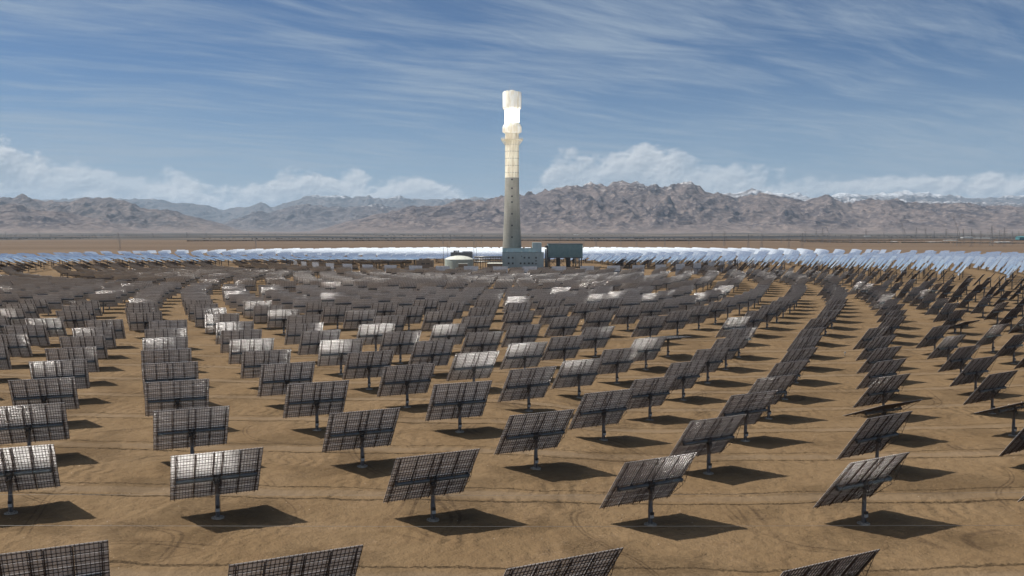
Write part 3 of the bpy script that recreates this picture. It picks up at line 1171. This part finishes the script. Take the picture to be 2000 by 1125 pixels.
YG = 985.0
gb = thing('cooler_building', 'flat grey equipment building with dark fans on its roof behind the tank', 'building', (at_px(900, YG), YG, 0))
s = MB()
s.box(at_px(880, YG) - gb.location.x, at_px(922, YG) - gb.location.x, 0, 18, -1, z_px(493, YG))
s.build('wall', [m_roofg], gb)
s = MB()
s.box(at_px(903, YG) - gb.location.x, at_px(921, YG) - gb.location.x, 1, 14, z_px(493, YG), z_px(491, YG))
s.build('roof_box', [m_boxp], gb)
for px_ in (887, 890.5, 894.5):
    s = MB()
    s.tube((at_px(px_, YG) - gb.location.x, 3, z_px(493, YG)), (at_px(px_, YG) - gb.location.x, 3, z_px(489.3, YG)), .9, n=10)
    s.build('roof_fan', [m_dark], gb)

YS = 900.0
tb_ = thing('gate_house', 'small tan building with stepped roof blocks left of the tank', 'building', (at_px(829, YS), YS, 0))
lx = tb_.location.x
s = MB()
s.box(at_px(813, YS) - lx, at_px(845, YS) - lx, 0, 14, -3, z_px(508, YS))
s.build('wall', [m_tan], tb_)
s = MB()
for (p0, p1, pt) in ((818, 824, 505), (826, 829, 505.5), (830.5, 838, 504.8)):
    s.box(at_px(p0, YS) - lx, at_px(p1, YS) - lx, 2, 8, z_px(508, YS), z_px(pt, YS))
s.build('roof_block', [m_tan], tb_)
windows(tb_, [(p - 1, p + 1, 514.2, 516.2) for p in (824.5, 828, 834, 837.5)], YS)

# pipe rack between tank and hall
YP = 948.0
pr = thing('pipe_rack', 'open steel pipe rack with pale pipes between tank and teal hall', 'pipe rack', (at_px(953, YP), YP, 0))
lx = pr.location.x
s = MB()
for px_ in np.arange(928, 980, 5):
    X = at_px(px_, YP) - lx
    for yy_ in (0, 6):
        s.box(X - .2, X + .2, yy_ - .2, yy_ + .2, -1, z_px(501, YP))
for py_ in (502, 507, 512):
    s.box(at_px(926, YP) - lx, at_px(980, YP) - lx, -.2, .2, z_px(py_, YP) - .25, z_px(py_, YP))
    s.box(at_px(926, YP) - lx, at_px(980, YP) - lx, 5.8, 6.2, z_px(py_, YP) - .25, z_px(py_, YP))
s.build('frame', [m_steel], pr)
s = MB()
for i, py_ in enumerate((501, 503, 506.3, 511)):
    s.tube((at_px(926, YP) - lx, 1.2 + i, z_px(py_, YP)), (at_px(981, YP) - lx, 1.2 + i, z_px(py_, YP)), .45, n=8)
s.build('pipes', [m_pipe], pr)
sh = thing('process_shed', 'low cream duct-shaped shed in front of the pipe rack', 'shed', (at_px(966, 925), 925, 0))
s = MB()
s.box(-8, 8, 0, 5, -2, z_px(514.5, 925), 1)
s.build('wall', [m_tan], sh)
s = MB()
s.poly([(-8.3, -.3, z_px(514.5, 925)), (8.3, -.3, z_px(514.5, 925)), (8.3, 5.3, z_px(514.5, 925)), (-8.3, 5.3, z_px(514.5, 925)), (-6, 2.5, z_px(513, 925)), (8.3, 2.5, z_px(513, 925))],
       [(0, 1, 5, 4), (2, 3, 4, 5), (3, 0, 4), (1, 2, 5), (0, 3, 2, 1)])
s.build('roof', [m_tankr], sh)
sh2 = thing('equipment_cabin', 'low tan cabin beside the foot of the storage tank', 'shed', (at_px(905, 880), 880, 0))
s = MB()
s.box(-5, 4, 0, 4, -3, z_px(515.5, 880))
s.build('wall', [m_tan], sh2)
s = MB()
s.box(-5.2, 4.2, -.2, 4.2, z_px(515.5, 880), z_px(515.5, 880) + .35)
s.build('roof', [m_tankr], sh2)

for i, (px_, pt, lab) in enumerate(((866, 470, 'slim lightning mast at the left edge of the storage tank'), (874.5, 471, 'slim lightning mast in front of the grey building behind the tank'),
                                    (925.5, 471, 'slim lightning mast at the right edge of the storage tank'), (930.5, 471, 'slim lightning mast over the left end of the pipe rack'))):
    Y = 935
    o = thing('lightning_mast', lab, 'mast', (at_px(px_, Y), Y, 0), 0, 'lightning masts around the tank')
    s = MB()
    s.tube((0, 0, -1), (0, 0, z_px(485, Y)), .28, .2, n=6)
    s.build('pole', [m_steel], o)
    s = MB()
    s.tube((0, 0, z_px(485, Y)), (0, 0, z_px(pt, Y)), .14, .07, n=5)
    s.build('rod', [m_steel], o)

# ------------------------------------------------------------------ far plain: pylons, fence line, sheds
m_py = noisy("pylon_steel", (.20, .20, .205), (.15, .15, .155), .5, .6, .2)


def pylon_mesh(kind):
    s = MB()
    if kind == 0:                                  # narrow lattice mast with three arms
        H, w0 = 42, 3.0
        r = .2
        lv = [0, 8, 16, 23, 29, 34, 38]
        hw = lambda z: w0 * (1 - z / H * .88)
        for sx in (-1, 1):
            for sy in (-1, 1):
                s.tube((sx * w0, sy * w0, -2), (sx * .3, sy * .3, H), r, r * .6, n=4, smooth=False)
        for a_, b_ in zip(lv, lv[1:]):
            for sy in (-1, 1):
                s.tube((-hw(a_), sy * hw(a_), a_), (hw(b_), sy * hw(b_), b_), .12, n=4, smooth=False)
                s.tube((hw(a_), sy * hw(a_), a_), (-hw(b_), sy * hw(b_), b_), .12, n=4, smooth=False)
        for z, l in ((27, 7.5), (33, 6.2), (39, 5)):
            s.tube((-l, 0, z), (l, 0, z), .17, n=4, smooth=False)
            s.tube((-l, 0, z), (0, 0, z + 2), .11, n=4, smooth=False)
            s.tube((l, 0, z), (0, 0, z + 2), .11, n=4, smooth=False)
            for sx in (-1, 1):
                s.tube((sx * l, 0, z), (sx * l, 0, z - 2.5), .12, n=4, smooth=False)
    elif kind == 1:                                # wine-glass pylon
        for sx in (-1, 1):
            for sy in (-1, 1):
                s.tube((sx * 5, sy * 4, -2), (sx * 1.4, sy * 1, 30), .24, .2, n=4, smooth=False)
                s.tube((sx * 1.4, sy * 1, 30), (sx * 9, sy * 1, 48), .22, n=4, smooth=False)
        for z0, z1, h0, h1 in ((0, 10, 5, 3.8), (10, 20, 3.8, 2.6), (20, 30, 2.6, 1.4)):
            s.tube((-h0, -3, z0), (h1, -2, z1), .14, n=4, smooth=False)
            s.tube((h0, -3, z0), (-h1, -2, z1), .14, n=4, smooth=False)
        s.tube((-17, 0, 48), (17, 0, 48), .24, n=4, smooth=False)
        s.tube((-17, 0, 48), (-9, 0, 53), .18, n=4, smooth=False)
        s.tube((17, 0, 48), (9, 0, 53), .18, n=4, smooth=False)
        s.tube((-9, 0, 51), (9, 0, 51), .2, n=4, smooth=False)
        for sx in (-1, 1):
            s.tube((sx * 9, 0, 48), (sx * 9, 0, 56), .18, n=4, smooth=False)
    else:                                          # slim concrete pole
        s.tube((0, 0, -1), (0, 0, 20), .42, .26, n=6)
        s.tube((-2.2, 0, 18), (2.2, 0, 18), .16, n=4, smooth=False)
        s.tube((-1.6, 0, 16), (1.6, 0, 16), .14, n=4, smooth=False)
        for x_ in (-2.1, 0, 2.1):
            s.tube((x_, 0, 18), (x_, 0, 18.9), .15, n=4, smooth=False)
    return s.mesh('lattice' if kind < 2 else 'pole', [m_py])


PM = [pylon_mesh(i) for i in range(3)]
pyl = []
# photo x of each, photo y of its base, kind, size
for x_, yb, kd, sc in ((13, 466, 0, 1), (33, 468, 0, .8), (78, 463, 0, 1.1), (235, 488, 0, .8), (232, 470, 0, 1), (366, 466, 0, 1), (404, 465, 0, .9), (452, 465, 0, .9), (487, 465, 0, .9), (500, 484, 0, .8),
                       (690, 474, 0, .6), (765, 476, 0, .75), (865, 476, 0, .9), (880, 476, 0, .9), (926, 478, 0, .9), (940, 476, 0, .7),
                       (1093, 484, 0, .9), (1140, 484, 0, .8), (1164, 486, 0, .8), (1212, 480, 0, 1), (1243, 488, 1, .7), (1298, 482, 0, .8), (1345, 478, 0, .7), (1390, 474, 0, 1.1), (1414, 480, 0, 1.2),
                       (1461, 485, 0, 1), (1487, 484, 0, 1), (1540, 486, 0, 1), (1566, 486, 0, 1.1), (1572, 474, 0, 1.2), (1593, 470, 0, 1.4), (1605, 475, 0, 1.5), (1618, 474, 1, 1.4), (1690, 470, 0, 1.4),
                       (1725, 468, 0, 1.0), (1764, 473, 1, 1.8), (1788, 472, 0, 1.6), (1806, 470, 0, 1.5), (1823, 470, 0, 1.2), (1846, 476, 0, 1.4), (1868, 480, 1, 2.0), (1880, 478, 0, 1.4), (1896, 482, 0, 1.4),
                       (1914, 478, 0, 1.2), (1935, 480, 0, 1.7), (1950, 478, 0, 1.3), (1960, 482, 0, 1.5), (1975, 478, 0, 1.2), (1988, 476, 0, 1.2), (1715, 476, 0, .9), (1740, 478, 0, .8), (1660, 476, 0, .8), (1525, 474, 0, .7),
                       (600, 466, 0, .8), (540, 470, 0, .7), (1275, 474, 0, .7), (640, 474, 0, .6), (100, 470, 0, .8), (160, 466, 0, .8), (300, 467, 0, .9)):
    Y = CAM_H * F / (yb - 449)
    pyl.append((x_, Y, kd, sc))
pyl.sort()
KN = ['lattice power pylon with three cross-arms', 'wine-glass shaped power pylon']
for kd in (0, 1):
    l = [p for p in pyl if p[2] == kd]
    for j, (x_, Y, _, sc) in enumerate(l):
        fl0 = j < len(l) / 2
        q = j if fl0 else len(l) - 1 - j
        nm = ('leftmost' if fl0 else 'rightmost') if q == 0 else NUMB[q] + ' from the ' + ('left' if fl0 else 'right')
        xx = at_px(x_, Y)
        o = link('power_pylon', PM[kd])
        o.location = (xx, Y, -1)
        sc *= .8
        o.scale = (sc, sc, sc)
        o.rotation_euler = (0, 0, rad(random.uniform(-25, 25)))
        o['label'] = '%s on the far plain, %s' % (KN[kd], nm)
        o['category'] = 'pylon'
        o['group'] = 'power pylons on the plain'

# perimeter fence line beyond the field
m_fen = noisy("fence_panel_brown", (.075, .05, .042), (.05, .035, .03), .02, .9)
Yf = 3330
s = MB()
for px_ in range(380, 2040, 6):
    xa, xb = at_px(px_, Yf), at_px(px_ + 6, Yf)
    s.box(xa, xb - .8, Yf + (px_ - 1000) * .12 - .3, Yf + (px_ - 1000) * .12 + .3, -2, 3.2 + random.uniform(-.5, .6))
o = s.build('perimeter_fence', [m_fen])
o['label'] = 'long dark perimeter fence crossing the plain beyond the mirrors'
o['category'] = 'fence'
# scrub belts
m_scrub = noisy("dry_scrub", (.05, .042, .033), (.085, .065, .048), .05, .95)
pts = []
s = MB()
for i in range(2600):
    if i < 900:
        Y = random.uniform(3000, 3260)
        px_ = 1560 + random.random() ** .8 * 520
        Y = 3120 - (px_ - 1600) * .9 + random.gauss(0, 22)
    else:
        Y = random.choice((4300, 5200, 6400, 8200)) + random.gauss(0, 90)
        px_ = random.uniform(-60, 2060)
    X = at_px(px_, Y)
    w_ = random.uniform(2, 7)
    h_ = random.uniform(.8, 2.6)
    n = 5
    base = [(X + w_ * math.cos(6.283 * q / n), Y + w_ * .6 * math.sin(6.283 * q / n), -2.2) for q in range(n)]
    mid = [(X + w_ * .8 * math.cos(6.283 * q / n + .5), Y + w_ * .5 * math.sin(6.283 * q / n + .5), h_ * .6) for q in range(n)]
    s.poly(base + mid + [(X, Y, h_)], [(q, (q + 1) % n, n + (q + 1) % n, n + q) for q in range(n)] + [(n + q, n + (q + 1) % n, 2 * n) for q in range(n)])
o = s.build('scrub', [m_scrub], kind='stuff')
o['label'] = 'dark dry scrub in belts across the far plain'

# far sheds
m_shw = noisy("white_shed", (.62, .62, .60), (.5, .5, .48), .05, .7)
m_sht = noisy("teal_shed", (.07, .22, .24), (.06, .19, .21), .05, .6)
shed_list = [(1990, 2006, 469, 461.5, 1, 'teal shed at the right edge of the far plain'), (1848, 1870, 470.5, 468.8, 0, 'long low white shed among the pylons'),
             (1880, 1900, 464.5, 462.8, 0, 'white shed beyond the pylons near the mountain foot'), (1815, 1840, 473.5, 472.2, 0, 'white roofed sheds row nearest the fence on the right'),
             (1905, 1935, 466.2, 464.6, 0, 'wide white shed left of the teal shed'), (1120, 1130, 459.5, 458.3, 0, 'tiny white shed right of the condenser under the mountains'),
             (1745, 1752, 473.0, 471.5, 0, 'small white shed left of the long sheds'), (1950, 1972, 473.5, 471.8, 0, 'white shed nearest the right edge'),
             (100, 110, 461.8, 460.3, 2, 'dark shed at the far left of the plain'), (1690, 1700, 462.2, 461.0, 0, 'white speck of a shed at the foot of the mountains')]
for (p0, p1, yb, yt, mi, lab) in shed_list:
    Y = CAM_H * F / (yb - 449)
    o = thing('warehouse', lab, 'shed', (at_px((p0 + p1) / 2, Y), Y, 0), 0, 'sheds on the far plain')
    hw = (at_px(p1, Y) - at_px(p0, Y)) / 2
    hh = z_px(yt, Y)
    m_ = (m_shw, m_sht, m_steel)[mi]
    s = MB()
    s.box(-hw, hw, 0, 30, -3, hh * .8)
    s.build('wall', [m_], o)
    s = MB()
    s.poly([(-hw - 1, -1, hh * .8), (hw + 1, -1, hh * .8), (hw + 1, 31, hh * .8), (-hw - 1, 31, hh * .8), (-hw - 1, 15, hh), (hw + 1, 15, hh)],
           [(0, 1, 5, 4), (2, 3, 4, 5), (0, 4, 3), (1, 2, 5), (0, 3, 2, 1)])
    s.build('roof', [m_], o)

# ------------------------------------------------------------------ wires crossing in front of the nearest arcs
m_wire = noisy("bare_wire", (.30, .29, .27), (.24, .23, .22), .5, .5, .4)
for (yl, ym, yr, Y, rr_, lab) in ((1026.5, 1028.5, 1026, 78, .012, 'brighter lower wire stretched across in front of the second arc'),
                                  (966, 967.5, 962, 84, .008, 'fainter upper wire stretched across behind the lower wire')):
    cu = MB()
    pts = []
    for px_ in np.linspace(-900, 2900, 40):
        py_ = np.interp(px_, [-900, 0, 1000, 2000, 2900], [yl - 3, yl, ym, yr, yr - 4])
        ang = (px_ - 1000) / F
        # inverse projection at depth Y
        zz = (562.5 - py_) / F
        dy_ = cp + zz * sp_
        dz_ = -sp_ + zz * cp
        k_ = Y / dy_
        pts.append((ang * k_, Y, CAM_H + dz_ * k_))
    for a_, b_ in zip(pts, pts[1:]):
        cu.tube(a_, b_, rr_, n=5, cap=False)
    o = cu.build('overhead_wire', [m_wire])
    o['label'] = lab
    o['category'] = 'wire'

# marker stub in the field
o = thing('marker_post', 'small lone pale post standing in the sand between shadows', 'post', (0, 0, 0))
Y = 318.0
X = at_px(1655, Y)
o.location = (X, Y, gz_at(X, Y))
s = MB()
s.tube((0, 0, -.2), (0, 0, 1.3), .16, n=8)
s.build('pole', [m_conc], o)
s = MB()
s.box(-.28, .28, -.2, .2, 1.3, 1.6)
s.build('cap', [m_boxp], o)

# ------------------------------------------------------------------ haze
hz = MB()
hz.box(-52000, 52000, -400, 54000, -60, 1500)
m_haze = bpy.data.materials.new("haze")
m_haze.use_nodes = True
ht = NT(m_haze.node_tree)
for n in list(ht.n):
    ht.n.remove(n)
pv = ht.new('ShaderNodeVolumePrincipled')
pv.inputs['Color'].default_value = (.62, .80, 1.0, 1)
pv.inputs['Density'].default_value = 1.65e-5
pv.inputs['Anisotropy'].default_value = 0.1
mo = ht.new('ShaderNodeOutputMaterial', i_Volume=pv.outputs[0])
hz.build('haze', [m_haze], kind='stuff')
